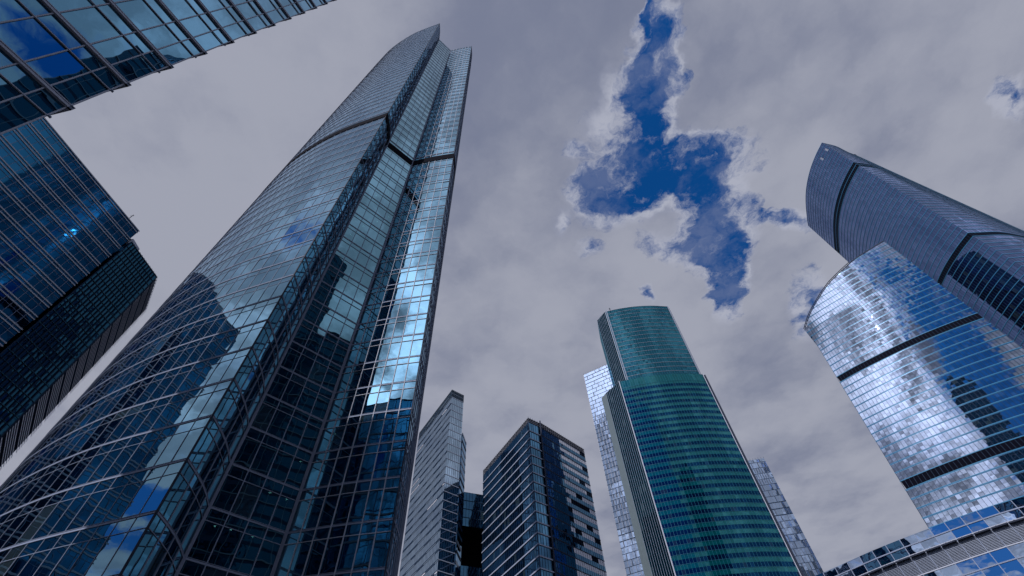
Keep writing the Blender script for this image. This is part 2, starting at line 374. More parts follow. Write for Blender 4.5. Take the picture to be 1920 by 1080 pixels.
    def panes(s, top=100):
        """every pane is tilted a hair of its own; the largest in view become window parts, the rest one"""
        cand = []; sp = {}
        for fl in range(len(s.zs) - 1):
            if fl in s.service: continue
            z0, z1 = s.zs[fl], s.zs[fl + 1]; R0, R1 = s.ring(z0), s.ring(z1); E, _ = s.normals(R0)
            for i in range(s.n):
                j = (i + 1) % s.n; st = s.style[i]; nx, ny = E[i]
                tA, tB = s.ztop(*R0[i]), s.ztop(*R0[j])
                if z0 >= max(tA, tB) - 0.2: continue
                rows = st['rows']
                if callable(rows): rows = rows(fl, i, s)
                for (f0, f1, mk) in rows:
                    za, zb = z0 + (z1 - z0) * f0, z0 + (z1 - z0) * f1
                    if za > min(tA, tB) - 0.1: continue
                    zbA, zbB = min(zb, tA), min(zb, tB)
                    def at(k, f): return (R0[k][0] + (R1[k][0] - R0[k][0]) * f, R0[k][1] + (R1[k][1] - R0[k][1]) * f)
                    a0, b0, b1, a1 = at(i, f0), at(j, f0), at(j, f1), at(i, f1)
                    tl = st.get('tilt', 0.003); W = math.dist(a0, b0) / 2; Hh = (zb - za) / 2
                    ta = random.gauss(0, tl) * W; tb = random.gauss(0, tl) * Hh
                    if st.get('pair') and random.random() < 0.35: ta *= 3
                    o = -0.01 - abs(ta) - abs(tb)
                    q = []
                    for (p, z, sa, sb) in ((a0, za, -1, -1), (b0, za, 1, -1), (b1, zbB, 1, 1), (a1, zbA, -1, 1)):
                        k = o + sa * ta + sb * tb; q.append((p[0] + nx * k, p[1] + ny * k, z))
                    if not s.ccw: q.reverse()
                    r = random.random(); wq = q; q = [s.loc(*p) for p in q]
                    mid = ((a0[0] + b0[0]) / 2, (a0[1] + b0[1]) / 2)
                    front = (mid[0] * nx + mid[1] * ny) < 0
                    if mk.startswith('g_') or mk == 'silver':
                        cand.append((shown_area(wq) if front else 0, q, r, mk))
                    else:
                        e_ = sp.setdefault((fl, round(f0, 2), s.side[i]), (MB(), []))
                        if mk not in e_[1]: e_[1].append(mk)
                        e_[0].quad(*q, r, e_[1].index(mk))
        cand.sort(key=lambda c: -c[0])
        for (a, q, r, mk) in cand[:top]:
            if a <= 0: rest_from = None
            mb = MB(); mb.quad(*q, r); mb.build('window', M[mk], s.root)
        mats = sorted(set(c[3] for c in cand)); mb = MB()
        for (a, q, r, mk) in cand[top:]: mb.quad(*q, r, mats.index(mk))
        if mb.f: mb.build('window', [M[k] for k in mats], s.root, 'stuff')
        for b, mk in sp.values(): b.build('spandrel_panel', [M[q_] for q_ in mk], s.root)
    def roof(s, m='roof', dz=0.3):
        R = s.ring(s.zs[-1]); mb = MB()
        pts = [s.loc(x, y, min(s.zs[-1], s.ztop(x, y)) - dz) for x, y in R]
        if not s.ccw: pts.reverse()
        if s.ztop(*R[0]) == s.zs[-1] or True:
            from mathutils.geometry import tessellate_polygon
            V = [Vector(p) for p in pts]
            n0 = len(mb.v); mb.v += pts
            for t in tessellate_polygon([V]): mb.f.append(tuple(n0 + i for i in t)); mb.r.append(0); mb.mi.append(0)
        return mb.build('roof', M[m], s.root)
    service = ()

def corner_post(T, p, z0, z1, w, m='alu', name='corner_post'):
    mb = MB(); x, y = p
    mb.box8([T.loc(x + a * w / 2, y + b * w / 2, z) for z in (z0, z1) for a, b in ((-1, -1), (1, -1), (1, 1), (-1, 1))])
    return mb.build(name, M[m], T.root)
def rib_post(T, p, nrm, z0, z1, w=0.26, ribs=4, m='alu'):
    """fluted corner cover: thin vertical fins side by side"""
    mb = MB(); x, y = p; nx, ny = nrm; tx, ty = -ny, nx; f = w / ribs
    for k in range(ribs):
        c = (k - (ribs - 1) / 2) * f; hw = f * 0.33
        mb.box8([T.loc(x + tx * (c + u) + nx * v, y + ty * (c + u) + ny * v, z) for z in (z0, z1) for u, v in ((-hw, 0.0), (hw, 0.0), (hw, 0.16), (-hw, 0.16))])
    return mb.build('corner_post', M[m], T.root)

# ================================================================== ground
def disc(name, r, z, m, n=64, label=None):
    mb = MB(); mb.poly([(r * math.cos(2 * math.pi * i / n), r * math.sin(2 * math.pi * i / n), z) for i in range(n)])
    o = mb.build(name, M[m]); o['kind'] = 'structure'; return o
disc('ground', 6000, 0.0, 'ground')
disc('plaza', 60, 0.004, 'plaza')

# ================================================================== 1 the tall notched tower
def rows_main(fl, i, s): return ((0, .72, 'g_main'), (.72, 1, 'g_main'))
ST_ARC = dict(rows=rows_main, vbar=(.045, .02), vmat='alu', tbars=(.72,), tsize=(.04, .02), tilt=.0028)
ST_REV = dict(rows=rows_main, vbar=(.06, .05), vmat='alu', tbars=(.72,), tsize=(.05, .04), tilt=.0028)
ST_CEN = dict(rows=lambda f, i, s: ((0, .72, 'g_center'), (.72, 1, 'g_center')), vbar=(.075, .05), vmat='alu', tbars=(.72,), tsize=(.06, .04), tilt=.002)
ST_RGT = dict(rows=rows_main, vbar=(.075, .06), vmat='alu_pale', tbars=(.72,), tsize=(.06, .05), tilt=.003)
ST_BACK = dict(rows=((0, 1, 'g_main'),), vbar=(.12, .1), vmat='alu', tilt=.003)
left_arc = [(-62.6, 52.5), (-60.3, 49.0), (-56.3, 45.0), (-52.0, 41.5), (-47, 37.8), (-41.5, 34.8), (-36, 32.4), (-31.6, 31.0), (-27.8, 30.0), (-24.0, 29.0)]
sides = [
    (arc_nodes(left_arc, 1.5), ST_ARC),
    (arc_nodes([(-24.0, 29.0), (-24.15, 31.2), (-24.5, 33.2), (-25.1, 35.2)], 1.5, 4), ST_REV),
    (seg_columns((-25.1, 35.2), (-20.5, 40.0), 1.65), ST_CEN),
    (arc_nodes([(-20.5, 40.0), (-15.8, 39.25), (-11.1, 38.8)], 1.35, 7), ST_RGT),
    (arc_nodes([(-11.1, 38.8), (-11.3, 42.5), (-12.2, 46.5)], .8), ST_REV),
    (arc_nodes([(-12.2, 46.5), (-16, 55), (-24, 64), (-36, 70), (-48, 71), (-58, 66), (-63.5, 58), (-62.6, 52.5)], 3.0), ST_BACK),
]
zs = [0.0] + [-0.19 + 3.89 * k for k in range(1, 28)] + [107.0] + [-0.19 + 3.89 * k for k in range(28, 62)] + [239.0]
T = Tower('glass_skyscraper', 'huge glass skyscraper with curved left flank and a deep notch up its front', 'skyscraper', sides, zs)
T.service = (27,)
T.panes(100); T.bars()
for k in range(1, 63):
    if k in (27, 28): continue
    z = zs[k]; T.band('floor_band', z - .15, z - .02, .04, M['alu'], extra=(z + .03, z + .06, .04))
T.band('service_floor', zs[27] - .3, zs[28] + .1, .09, M['dark'], inn=-.6)
T.band('parapet', 238.75, 239.25, .22, M['darkframe'])
T.roof()
for p, nm in (((-25.1, 35.2), (.95, -.3)), ((-20.5, 40.0), (.3, -.95))): rib_post(T, p, nm, 0, 238.7, .30, 5)
for p in ((-24.0, 29.0), (-11.1, 38.8)): corner_post(T, p, 0, 238.9, .12, 'darkframe')
# interior: floor plates, core and a few ceiling lamps
def inset(nodes, d, T):
    E, V = T.normals(nodes); return [(p[0] - v[0] * d, p[1] - v[1] * d) for p, v in zip(nodes, V)]
core = [(-50, 45), (-44, 41), (-34, 39), (-30, 42), (-24, 50), (-34, 60), (-48, 60)]
mb = MB()
for a, b in zip(core, core[1:] + core[:1]): mb.quad(T.loc(*a, 0), T.loc(*b, 0), T.loc(*b, 237), T.loc(*a, 237))
mb.build('core_wall', M['concrete'], T.root)
from mathutils.geometry import tessellate_polygon
pl = inset(T.nodes, .35, T); tris = tessellate_polygon([[Vector((x, y, 0)) for x, y in pl]])
for k in range(1, 46):
    if k == 28: continue
    mb = MB(); z = zs[k]
    for zz in (z - .75, z - .1):
        n0 = len(mb.v); mb.v += [T.loc(x, y, zz) for x, y in pl]
        for t in tris: mb.f.append(tuple(n0 + i for i in t)); mb.r.append(0); mb.mi.append(0)
    for i in range(T.n):
        a, b = pl[i], pl[(i + 1) % T.n]; mb.quad(T.loc(*a, z - .75), T.loc(*b, z - .75), T.loc(*b, z - .1), T.loc(*a, z - .1))
    mb.build('floor_slab', M['slab'], T.root)
rl = random.Random(3)
for (x, y, ks) in ((-24.0, 37.6, (3, 4, 5, 6, 19, 22)), (-22.7, 38.9, (4, 5, 6, 7, 20, 23)), (-21.6, 40.1, (3, 5, 7, 8, 21)), (-25.0, 36.9, (4, 6, 18, 24)), (-13.6, 40.5, (4,)), (-19.5, 41.2, (4, 9)), (-46, 40.2, (9,))):
    for k in ks:
        if k >= 45: continue
        mb = MB(); z = zs[k] - .77; r = .10
        mb.poly([T.loc(x + r * math.cos(t * .785), y + r * math.sin(t * .785), z) for t in range(8)])
        mb.poly([T.loc(x + r * math.cos(t * .785), y + r * math.sin(t * .785), z + .015) for t in range(8)])
        mb.build('ceiling_lamp', M['ceil'], T.root)

# ================================================================== 2 the building overhead, top left
a = math.radians(26.4); ux, uy = math.sin(a), math.cos(a); C0 = (-18.3, 4.9)
def on(u): return (C0[0] - ux * u, C0[1] - uy * u)
us = [0, .94, 2.0, 3.5, 5.05, 6.9, 8.0, 9.8, 10.9, 12.7] + [13.8 + 1.5 * i for i in range(21)]
ST_TL = dict(rows=lambda f, i, s: ((0, .68, 'g_top'), (.68, 1, 'g_top')), vbar=(.055, .04), vmat='alu_pale', tbars=(.68,), tsize=(.045, .06), tilt=.0035)
ST_TLB = dict(rows=((0, 1, 'g_top'),), vbar=(.1, .05), vmat='alu', tilt=.003)
e = on(us[-1] + 1.5)
sides = [([on(u) for u in us], ST_TL), (seg_columns(e, (e[0] - 23, e[1] + 5), 2.5), ST_TLB),
         (seg_columns((e[0] - 23, e[1] + 5), (-42.0, 8.6), 3), ST_TLB), (seg_columns((-42.0, 8.6), C0, 2.5), ST_TLB)]
zs2 = [0.0] + [3.51 + 3.98 * k for k in range(0, 17)]
T = Tower('overhead_office_block', 'blue glass block leaning in overhead at the top left corner with grey grid bars', 'building', sides, zs2)
T.panes(100); T.bars()
for z in zs2[1:]:
    T.band('floor_band', z - .16, z - .03, .12, M['alu_pale'], extra=(z + .03, z + .08, .12))
T.band('parapet', zs2[-1] + .12, zs2[-1] + .6, .2, M['alu']); T.roof()
# projecting ends of the bars past the corner
mb = MB(); w_out = .22
for k, z in enumerate(zs2[1:]):
    for (dz, h, L) in ((-.095, .13, .14), (.055, .05, .14), (-1.27, .05, .12)):
        p0 = (C0[0] + uy * .0, C0[1]); nx, ny = uy, -ux
        P = []
        for zz in (z + dz - h / 2, z + dz + h / 2):
            for (u, v) in ((0, .02), (L, .02), (L, .12), (0, .12)):
                P.append(T.loc(C0[0] + ux * u + nx * v, C0[1] + uy * u + ny * v, zz))
        mb = MB(); mb.box8(P); mb.build('bar_end_fin', M['alu'], T.root)

# ================================================================== 3 left tower with paired white bands, and its lower louvred neighbour
PA0, PA1 = (-110.9, 2.0), (-98.9, 58.7)
ST_LA = dict(rows=lambda f, i, s: ((0, .5, 'g_left'), (.5, .82, 'g_left'), (.82, 1, 'g_left')) if s.hole(f, i) else ((0, .5, 'dark'), (.5, .82, 'g_left'), (.82, 1, 'g_left')),
             vbar=(.08, .05), vmat='alu', tbars=(.5,), tsize=(.07, .05), tilt=.0015)
ST_LB = dict(rows=((0, .5, 'g_louv'), (.5, 1, 'g_louv')), tilt=.006)
Tower.hole = lambda s, f, i: not (random.random() < .004)
# the plan corner: A's last nodes
zsA = [0.0] + [118.5 - 4.0 * k for k in range(29, -1, -1)]
sides = [(seg_columns(PA0, PA1, 1.6), ST_LA), (seg_columns(PA1, (-128, 66), 3), ST_LB), (seg_columns((-128, 66), (-140, 8), 3), ST_LB), (seg_columns((-137, 27), PA0, 3), ST_LB)]
T = Tower('banded_office_tower', 'dark blue office tower at the left edge striped with paired pale bands', 'skyscraper', sides, zsA)
T.panes(100); T.bars()
for k in range(1, len(zsA)):
    z = zsA[k]; T.band('floor_band', z - .30, z - .02, .12, M['white_al'], where=lambda st: st is ST_LA, extra=(z - 1.14, z - .86, .12))
T.band('parapet', 118.5, 118.9, .1, M['darkframe']); T.roof()
mb = MB(); mb.bar((0, 0, 0), (0, 0, 2.6), .12, .12); mb.bar((-.5, 0, 2.0), (.5, 0, 2.0), .08, .08)
o = mb.build('roof_mast', M['darkframe'], T.root); o.location = T.loc(-99.9, 55.0, 118.2)

B0, B1, B2 = (-98.3, 59.2), (-97.2, 70.4), (-106.1, 81.6)
zsB = [0.0] + [113.6 - 4.0 * k for k in range(28, -1, -1)]
ST_B = dict(rows=((0, .5, 'g_louv'), (.5, 1, 'g_louv')), vbar=(.10, .35), vmat='navyframe', tilt=.012)
ST_BS = dict(rows=((0, .5, 'g_louv'), (.5, 1, 'g_louv')), vbar=(.12, .25), vmat='navyframe', tilt=.01)
sides = [(seg_columns(B0, B1, .9), ST_B), (seg_columns(B1, B2, 1.2), ST_BS), (seg_columns(B2, (-131, 86), 4), ST_LB), (seg_columns((-131, 86), (-129.5, 66.5), 4), ST_LB), (seg_columns((-129.5, 66.5), B0, 4), ST_LB)]
T = Tower('louvred_office_tower', 'dark louvred office tower with a mauve ribbed side, beside the tower with paired pale bands', 'skyscraper', sides, zsB)
T.panes(100); T.bars()
for k in range(1, len(zsB)):
    z = zsB[k]
    T.band('floor_band', z - .12, z, .14, M['tealband'], where=lambda st: st is ST_B, extra=(z - 2.06, z - 2.0, .12))
    # ribbed side: mauve louvre blades in front of the glass
    mb = MB(); n = 12; dx, dy = B2[0] - B1[0], B2[1] - B1[1]; L = math.hypot(dx, dy); dx /= L; dy /= L; nx, ny = dy, -dx
    if nx * (B1[0] + B2[0]) + ny * (B1[1] + B2[1]) > 0: nx, ny = -nx, -ny
    for q in range(n):
        u0, u1 = L * (q + .12) / n, L * (q + .88) / n
        for b in range(5):
            zb = z - .5 - b * .68; P = []
            if zb < .2: continue
            for zz, o in ((zb - .2, .42), (zb + .2, .32)):
                P += [T.loc(B1[0] + dx * u0 + nx * o, B1[1] + dy * u0 + ny * o, zz), T.loc(B1[0] + dx * u1 + nx * o, B1[1] + dy * u1 + ny * o, zz),
                      T.loc(B1[0] + dx * u1 + nx * (o + .06), B1[1] + dy * u1 + ny * (o + .06), zz), T.loc(B1[0] + dx * u0 + nx * (o + .06), B1[1] + dy * u0 + ny * (o + .06), zz)]
            mb.box8(P)
    mb.build('louvre_bank', M['mauve'], T.root)
T.band('parapet', 113.6, 113.9, .3, M['darkframe']); T.roof()
mb = MB(); mb.box8([(a * 1.2, b * 1.6, z) for z in (0, 2.2) for a, b in ((-1, -1), (1, -1), (1, 1), (-1, 1))])
o = mb.build('roof_plant_box', M['mauve'], T.root); o.location = T.loc(-100.2, 61.0, 113.3)

# ================================================================== 4/5/6 banded blocks in the middle and their bridge
def rows_mid(f, i, s): return ((0, .84, 'g_mid'), (.84, 1, 'navyframe'))
ST_MR = dict(rows=((0, .84, 'g_knife'), (.84, 1, 'g_knife')), vbar=(.08, .05), vmat='navyframe', tilt=.002)
ST_MK = dict(rows=((0, .86, 'g_knife'), (.86, 1, 'g_knife')), vbar=(.08, .05), vmat='navyframe', tilt=.002)
ST_MD = dict(rows=((0, .86, 'g_mid'), (.86, 1, 'g_mid')), vbar=(.10, .06), vmat='navyframe', tilt=.004)
ST_MB = dict(rows=((0, 1, 'g_mid'),), tilt=.003)
H1 = 172.0; fh = 3.95
zsM = [0.0] + [H1 - 4.6 - fh * k for k in range(42, -1, -1)] + [H1 - 2.2, H1]
m1L, m1C, m1R, m1B = (-56.7, 220.8), (-34.2, 187.4), (-28.75, 192.3), (-50, 228)
G1 = 'banded office blocks joined by the bridge'
T = Tower('banded_office_block', 'slim knife-edged glass block with pale left face, left end of the bridge', 'building',
          [(seg_columns(m1L, m1C, 1.3), ST_MK), (seg_columns(m1C, m1R, 1.1), ST_MR), (seg_columns(m1R, m1B, 4), ST_MB), (seg_columns(m1B, m1L, 4), ST_MB)], zsM, group=G1)
T.service = (44, 45)
T.panes(100); T.bars()
rb = random.Random(5)
for k in range(1, 45):
    z = zsM[k]
    T.band('floor_band', z - .34, z - .04, .12, M['pale_band'], where=lambda st: st is ST_MR)
    T.band('floor_line', z - .2, z - .02, .08, M['navyframe'], where=lambda st: st is ST_MK)
    # broken dark and pale dashes above the band on the long face
    mb = MB(); L = math.dist(m1L, m1C); dx, dy = (m1C[0] - m1L[0]) / L, (m1C[1] - m1L[1]) / L; nx, ny = dy, -dx
    if nx * m1C[0] + ny * m1C[1] > 0: nx, ny = -nx, -ny
    u = 0; flip = rb.random() < .5
    while u < L - .5:
        w = rb.uniform(3, 12); w = min(w, L - u)
        P = [T.loc(m1L[0] + dx * uu + nx * v, m1L[1] + dy * uu + ny * v, zz) for zz in (z - .86, z - .5) for uu, v in ((u, .02), (u + w, .02), (u + w, .10), (u, .10))]
        mb.box8(P, 0 if flip else (2 if rb.random() < .12 else 1)); u += w; flip = not flip
    mb.build('shade_strip', [M['navyframe'], M['knife_sp'], M['pale_sp']], T.root)
T.band('crown_louvre', H1 - 4.4, H1 - .3, .0, M['greygreen'], inn=-.5)
for q in range(6): T.band('crown_rail', H1 - 4.2 + q * .8, H1 - 4.0 + q * .8, .15, M['navyframe'])
T.roof(dz=.6)
# the slim stair slab behind its right corner
T = Tower('stair_slab', 'thin blue stair tower clinging behind the right edge of the knife-edged block', 'building',
          [(seg_columns((-28.5, 194.0), (-27.7, 202.1), 1.8), ST_MB), (seg_columns((-27.6, 202.1), (-34.5, 206.2), 3), ST_MB), (seg_columns((-34.5, 206.2), (-28.5, 194.0), 4), ST_MB)], [0.0] + [150 - 3.95 * k for k in range(37, -1, -1)])
T.panes(100)
for z in T.zs[1:]: T.band('floor_band', z - 1.4, z - .1, .08, M['blueband'] if random.random() < .5 else M['navyframe'])
T.roof()

H2 = 138.0
zsN = [0.0] + [H2 - 3.2 - fh * k for k in range(34, -1, -1)] + [H2 - .05]
m2L, m2C, m2N, m2N2, m2R = (-19.5, 207.5), (3.4, 170.1), (8.3, 174.2), (8.7, 173.9), (28.7, 195.4)
def rows_pale(f, i, s):
    r = random.Random(f * 7919 + i // 3)
    if i in s.pale_from: return ((0, .45, 'g_mid'), (.45, 1, 'pale_sp' if r.random() > .16 else 'dark'))
    return ((0, .84, 'g_mid'), (.84, 1, 'navyframe'))
ST_M2R = dict(rows=rows_pale, vbar=(.08, .05), vmat='navyframe', tilt=.006)
ST_M2L = dict(rows=((0, .88, 'g_mid'), (.88, 1, 'g_mid')), vbar=(.10, .06), vmat='navyframe', tilt=.006)
s3 = seg_columns(m2N2, m2R, 1.25)
sides = [(seg_columns(m2L, m2C, 1.4), ST_M2L), (seg_columns(m2C, m2N, 1.2), dict(ST_M2L)), ([m2N], dict(ST_M2L)), (s3, ST_M2R), (seg_columns(m2R, (6, 229), 4), ST_MB), (seg_columns((6, 229), m2L, 4), ST_MB)]
T = Tower('banded_office_block', 'dark glass block with pale stripes, joined to the bridge at its left', 'building', sides, zsN, group=G1)
off = T.side.index(3); T.pale_from = set(range(off + 9, off + len(s3)))
T.service = (35,)
T.panes(100); T.bars()
for k in range(1, 35):
    z = zsN[k]
    T.band('floor_band', z - .50, z - .05, .25, M['pale_band'], where=lambda st: st is ST_M2L or st is sides[1][1])
for k in range(1, 36): T.band('floor_line', zsN[k] - .3, zsN[k] - .02, .1, M['darkframe'], where=lambda st: st is ST_M2R)
T.band('crown_louvre', H2 - 3.0, H2 - .5, -.3, M['darkframe'], inn=-.8)
for q in range(4): T.band('crown_rail', H2 - 2.7 + q * .85, H2 - 2.5 + q * .85, .12, M['steel'])
mb = MB()
for i in range(T.n):
    if T.style[i] is ST_M2L or T.style[i] is ST_M2R:
        p = T.nodes[i]; mb.bar(T.loc(*p, H2 - 3.2), T.loc(*p, H2), .12, .12)
mb.build('crown_post', M['steel'], T.root)
corner_post(T, (8.6, 173.7), 0, H2, .55, 'darkframe'); corner_post(T, m2C, 0, H2 - 3, .5, 'navyframe'); T.roof(dz=.8)

# bridge: upper storeys spanning the gap, dark soffit, lower storeys beneath
def bridge(zlo, zhi, label, yo=0):
    q0, q1 = (-30.2, 201.5 + yo), (-19.0, 206.3 + yo); q2, q3 = (-19.5, 250.0), (-40.0, 243.0)
    zs_ = [zlo + (zhi - zlo) * k / max(1, round((zhi - zlo) / 3.95)) for k in range(max(1, round((zhi - zlo) / 3.95)) + 1)]
    T = Tower('bridge_block', label, 'building', [(seg_columns(q0, q1, 1.3), ST_MD), (seg_columns(q1, q2, 4), ST_MB), (seg_columns(q2, q3, 4), ST_MB), (seg_columns(q3, q0, 4), ST_MB)], zs_)
    T.panes(100); T.bars()
    for z in zs_[1:-1]: T.band('floor_band', z - .3, z, .08, M['navyframe'])
    T.band('parapet', zhi - .1, zhi + .3, .12, M['darkframe']); T.roof(dz=0)
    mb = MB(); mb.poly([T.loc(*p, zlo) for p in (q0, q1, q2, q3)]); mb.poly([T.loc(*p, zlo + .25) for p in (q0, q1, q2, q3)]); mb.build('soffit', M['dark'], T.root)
    return T
T = bridge(108.5, 124.0, 'upper glass bridge storeys with a black underside between the two banded blocks')
T = bridge(3.0, 92.3, 'lower glass link storeys seen beneath the black underside of the upper bridge', 0)

# ================================================================== 7 stepped green tower
ST_G = dict(rows=lambda f, i, s: ((0, .5, 'g_green'), (.5, 1, 'green')) if f < s.crown else ((0, 1, 'green'),), vbar=(.10, .07), vmat='tealband', tilt=.006)
ST_GT = dict(rows=((0, .5, 'g_gtop'), (.5, 1, 'g_gtop')), vbar=(.10, .08), vmat='tealband', tilt=.008)
ST_GS = dict(rows=((0, 1, 'g_side'),), vbar=(.13, .08), vmat='alu', tilt=.004)
ST_GG = dict(rows=((0, 1, 'greygreen'),), tilt=0)
ST_GB = dict(rows=((0, .5, 'g_green'), (.5, 1, 'green')), tilt=.004)
gl = [(61.0, 220.6), (68, 218.9), (76, 217.5), (88, 216.5), (100, 216.9), (111.4, 218.7)]
zsG = [0.0] + [200 - 5.5 - 4.0 * k for k in range(48, -1, -1)] + [200.0]
T = Tower('stepped_green_tower', 'stepped emerald green skyscraper with a curved front and white ribbed left side', 'skyscraper',
          [([(51.2, 234.5)], ST_GG), (seg_columns((53.6, 229.9), (61.0, 220.6), 1.33), ST_GS), (arc_nodes(gl, 1.5), ST_G), (seg_columns((111.4, 218.7), (114.0, 221.5), 1.6), ST_GG), (seg_columns((114.0, 221.5), (110, 252), 4), ST_GB), (seg_columns((110, 252), (56, 254), 4), ST_GB), (seg_columns((56, 254), (51.2, 234.5), 4), ST_GB)], zsG)
T.crown = len(zsG) - 2
T.panes(100); T.bars()
for z in zsG[1:-1]: T.band('floor_band', z - .1, z, .10, M['tealband'], where=lambda st: st is ST_G)
T.band('parapet', 199.9, 200.5, .25, M['alu_pale']); T.roof(dz=.1)
corner_post(T, (61.0, 220.6), 0, 200.6, .45, 'alu_pale'); corner_post(T, (111.4, 218.7), 0, 200, .35, 'alu_pale'); corner_post(T, (112.6, 219.6), 0, 200, .9, 'darkframe')
GR = T
gu = [(65.5, 221.2), (75.4, 219.2), (86.7, 218.1), (98.2, 218.3), (110.0, 219.9)]
zsU = [200.2 + 3.77 * k for k in range(18)] + [267.5]
U = Tower('tower_top', '', '', [(seg_columns((60.4, 229.0), (65.5, 221.2), 1.3), ST_GS), (arc_nodes(gu, 1.5), ST_GT), (seg_columns((110.0, 219.9), (112.2, 222.0), 1.5), ST_GG), (seg_columns((112.2, 222.0), (108, 248), 4), ST_GB), (seg_columns((108, 248), (64, 249), 4), ST_GB), (seg_columns((64, 249), (60.4, 229), 4), ST_GB)], zsU)
del U.root['label'], U.root['category']
bpy.data.objects.remove(U.root); U.root = GR.root; U.base = GR.base; U.crown = 99
U.panes(0); U.bars()
for z in zsU[1:]: U.band('floor_band', z - .16, z, .14, M['louvre'], where=lambda st: st is ST_GT)
U.band('parapet', 266.9, 268.2, .25, M['darkframe']); U.roof()
corner_post(U, (65.6, 221.1), 200.3, 268.2, .3, 'alu_pale'); corner_post(U, (66.6, 220.9), 200.3, 268, .6, 'louvre'); corner_post(U, (110.6, 220.2), 200.3, 268, .6, 'louvre')
mb = MB(); mb.bar((0, 0, 0), (0, 0, 3.2), .35, .35); mb.bar((-.6, 0, 2.2), (.6, 0, 2.2), .2, .5)
o = mb.build('roof_mast', M['darkframe'], GR.root); o.location = U.loc(69.5, 220.9, 267.8)

# ================================================================== 8/9 silver towers behind
def silver(name, label, pts, H, fhh, grp):
    def rows(f, i, s):
        z = f % 17
        if z in (3, 4, 5): return ((0, .85, 'silver'), (.85, 1, 'navyframe'))
        return ((0, .9, 'silver'), (.9, 1, 'silver'))
    stf = dict(rows=rows, vbar=(.16, .1), vmat='steel', tilt=.006, pair=True)
    zs_ = [0.0] + [H - 3.0 - fhh * k for k in range(int((H - 6) / fhh), -1, -1)] + [H]
    n = len(pts)
    T = Tower(name, label, 'skyscraper', [(seg_columns(pts[0], pts[1], 2.4), stf)] + [(seg_columns(pts[i], pts[(i + 1) % n], 5), ST_MB) for i in range(1, n)], zs_, group=grp)
    T.panes(100); T.bars()
    for z in zs_[1:-1]: T.band('floor_band', z - .28, z, .12, M['navyframe'], where=lambda st: st is stf)
    # staggered dark joints between the cladding panels
    R = random.Random(11); mb = MB(); L = math.dist(pts[0], pts[1]); dx, dy = (pts[1][0] - pts[0][0]) / L, (pts[1][1] - pts[0][1]) / L; nx, ny = dy, -dx
    if nx * pts[0][0] + ny * pts[0][1] > 0: nx, ny = -nx, -ny
    for f in range(1, len(zs_) - 1):
        dense = (f % 17) in (9, 10, 11)
        for q in range(int(L / (2.0 if dense else 5.5))):
            u = (q + (.5 if f % 2 else 0)) * (2.0 if dense else 5.5) + R.uniform(-.3, .3)
            if u < .3 or u > L - .5 or (not dense and R.random() < .25): continue
            za, zb = zs_[f] + .1, zs_[f + 1] - .3
            if dense: za = zs_[f] + R.uniform(.1, 1.5)
            mb.box8([T.loc(pts[0][0] + dx * uu + nx * v, pts[0][1] + dy * uu + ny * v, zz) for zz in (za, zb) for uu, v in ((u, .0), (u + .35, .0), (u + .35, .16), (u, .16))])
    mb.build('joint_strip', M['darkframe'], T.root)
    T.band('parapet', H, H + .4, .1, M['darkframe'])
    mb = MB()
    for i in range(T.n): p = T.nodes[i]; mb.bar(T.loc(*p, H), T.loc(*p, H + 1.6), .15, .15)
    mb.build('roof_railing', M['darkframe'], T.root); T.roof(dz=.1)
GS = 'silver clad towers behind the green tower'
silver('silver_tower', 'silver mirror tower showing behind the left edge of the green tower', [(59.0, 320.0), (84.0, 306.0), (96, 330), (70, 343)], 300, 4.0, GS)
silver('silver_tower', 'shorter silver mirror tower showing behind the right edge of the green tower', [(196, 400.0), (219.5, 395.9), (226, 422), (200, 428)], 255, 5.4, GS)

# ================================================================== 10 the far right tower
V = (257.1, 147.4)
right_top = [V, (270.0, 151.2), (280.1, 156.2), (290.3, 160.4), (302.6, 165.9), (321.8, 175.0), (345, 187.6)]
right_low = [V, (274.3, 147.9), (288.2, 150.9), (303, 155.5), (316, 160.5), (334, 168.5), (356, 180.0)]
left_fe = [(270.1, 224.2), (265.9, 214.5), (260.2, 199.5), (256.6, 186.0), (254.9, 171.5), (255.3, 158.5), V]
ST_FE = dict(rows=((0, .9, 'g_fe'), (.9, 1, 'blueband')), vbar=(.14, .05), vmat='navyframe', tilt=.005)
rt = arc_nodes(right_top, 1.6, 60); rl_ = arc_nodes(right_low, 1.6, 60); lf = arc_nodes(left_fe, 1.5)
back = seg_columns((345, 187.6), (330, 230), 6) + seg_columns((330, 230), (270.1, 224.2), 6)
nL = len(lf)
def fe_low(nodes, z):
    t = min(1.35, max(0, (374 - z) / 150)); out = list(nodes)
    for i in range(60):
        a_, b_ = rt[i], rl_[i]; out[nL + i] = (a_[0] + (b_[0] - a_[0]) * t, a_[1] + (b_[1] - a_[1]) * t)
    return out
zsF = [0.0] + [374 - 3.75 * k for k in range(99, -1, -1)]
ST_FEB = dict(rows=((0, 1, 'g_fe'),), tilt=.003)
T = Tower('sail_tower', 'violet blue glass tower at the right edge with a sharp sail shaped edge', 'skyscraper',
          [(lf, ST_FE), (rt, dict(ST_FE)), (back, ST_FEB)], zsF, plan_low=fe_low)
T.service = (60, 87, 88)
T.panes(100); T.bars(12)
for k in range(1, len(zsF)):
    z = zsF[k]
    if k in T.service: T.band('service_floor', z + .3, z + 3.4, -.1, M['dark'], inn=-.8); 
    T.band('floor_band', z - .38, z, .12, M['cyanband'])
T.band('parapet', 374, 374.6, .15, M['darkframe']); T.roof()
for (x, y, w, h) in ((289, 161.5, 2.2, 3.0), (272, 153.5, .5, 5.0)):
    mb = MB(); mb.bar((0, 0, 0), (0, 0, h), w * .3, w * .3); mb.bar((-w, 0, h), (w, 0, h), w * .9, w * .9 if w > 1 else .5)
    o = mb.build('roof_crane', M['darkframe'], T.root); o.location = T.loc(x, y, 373.8)
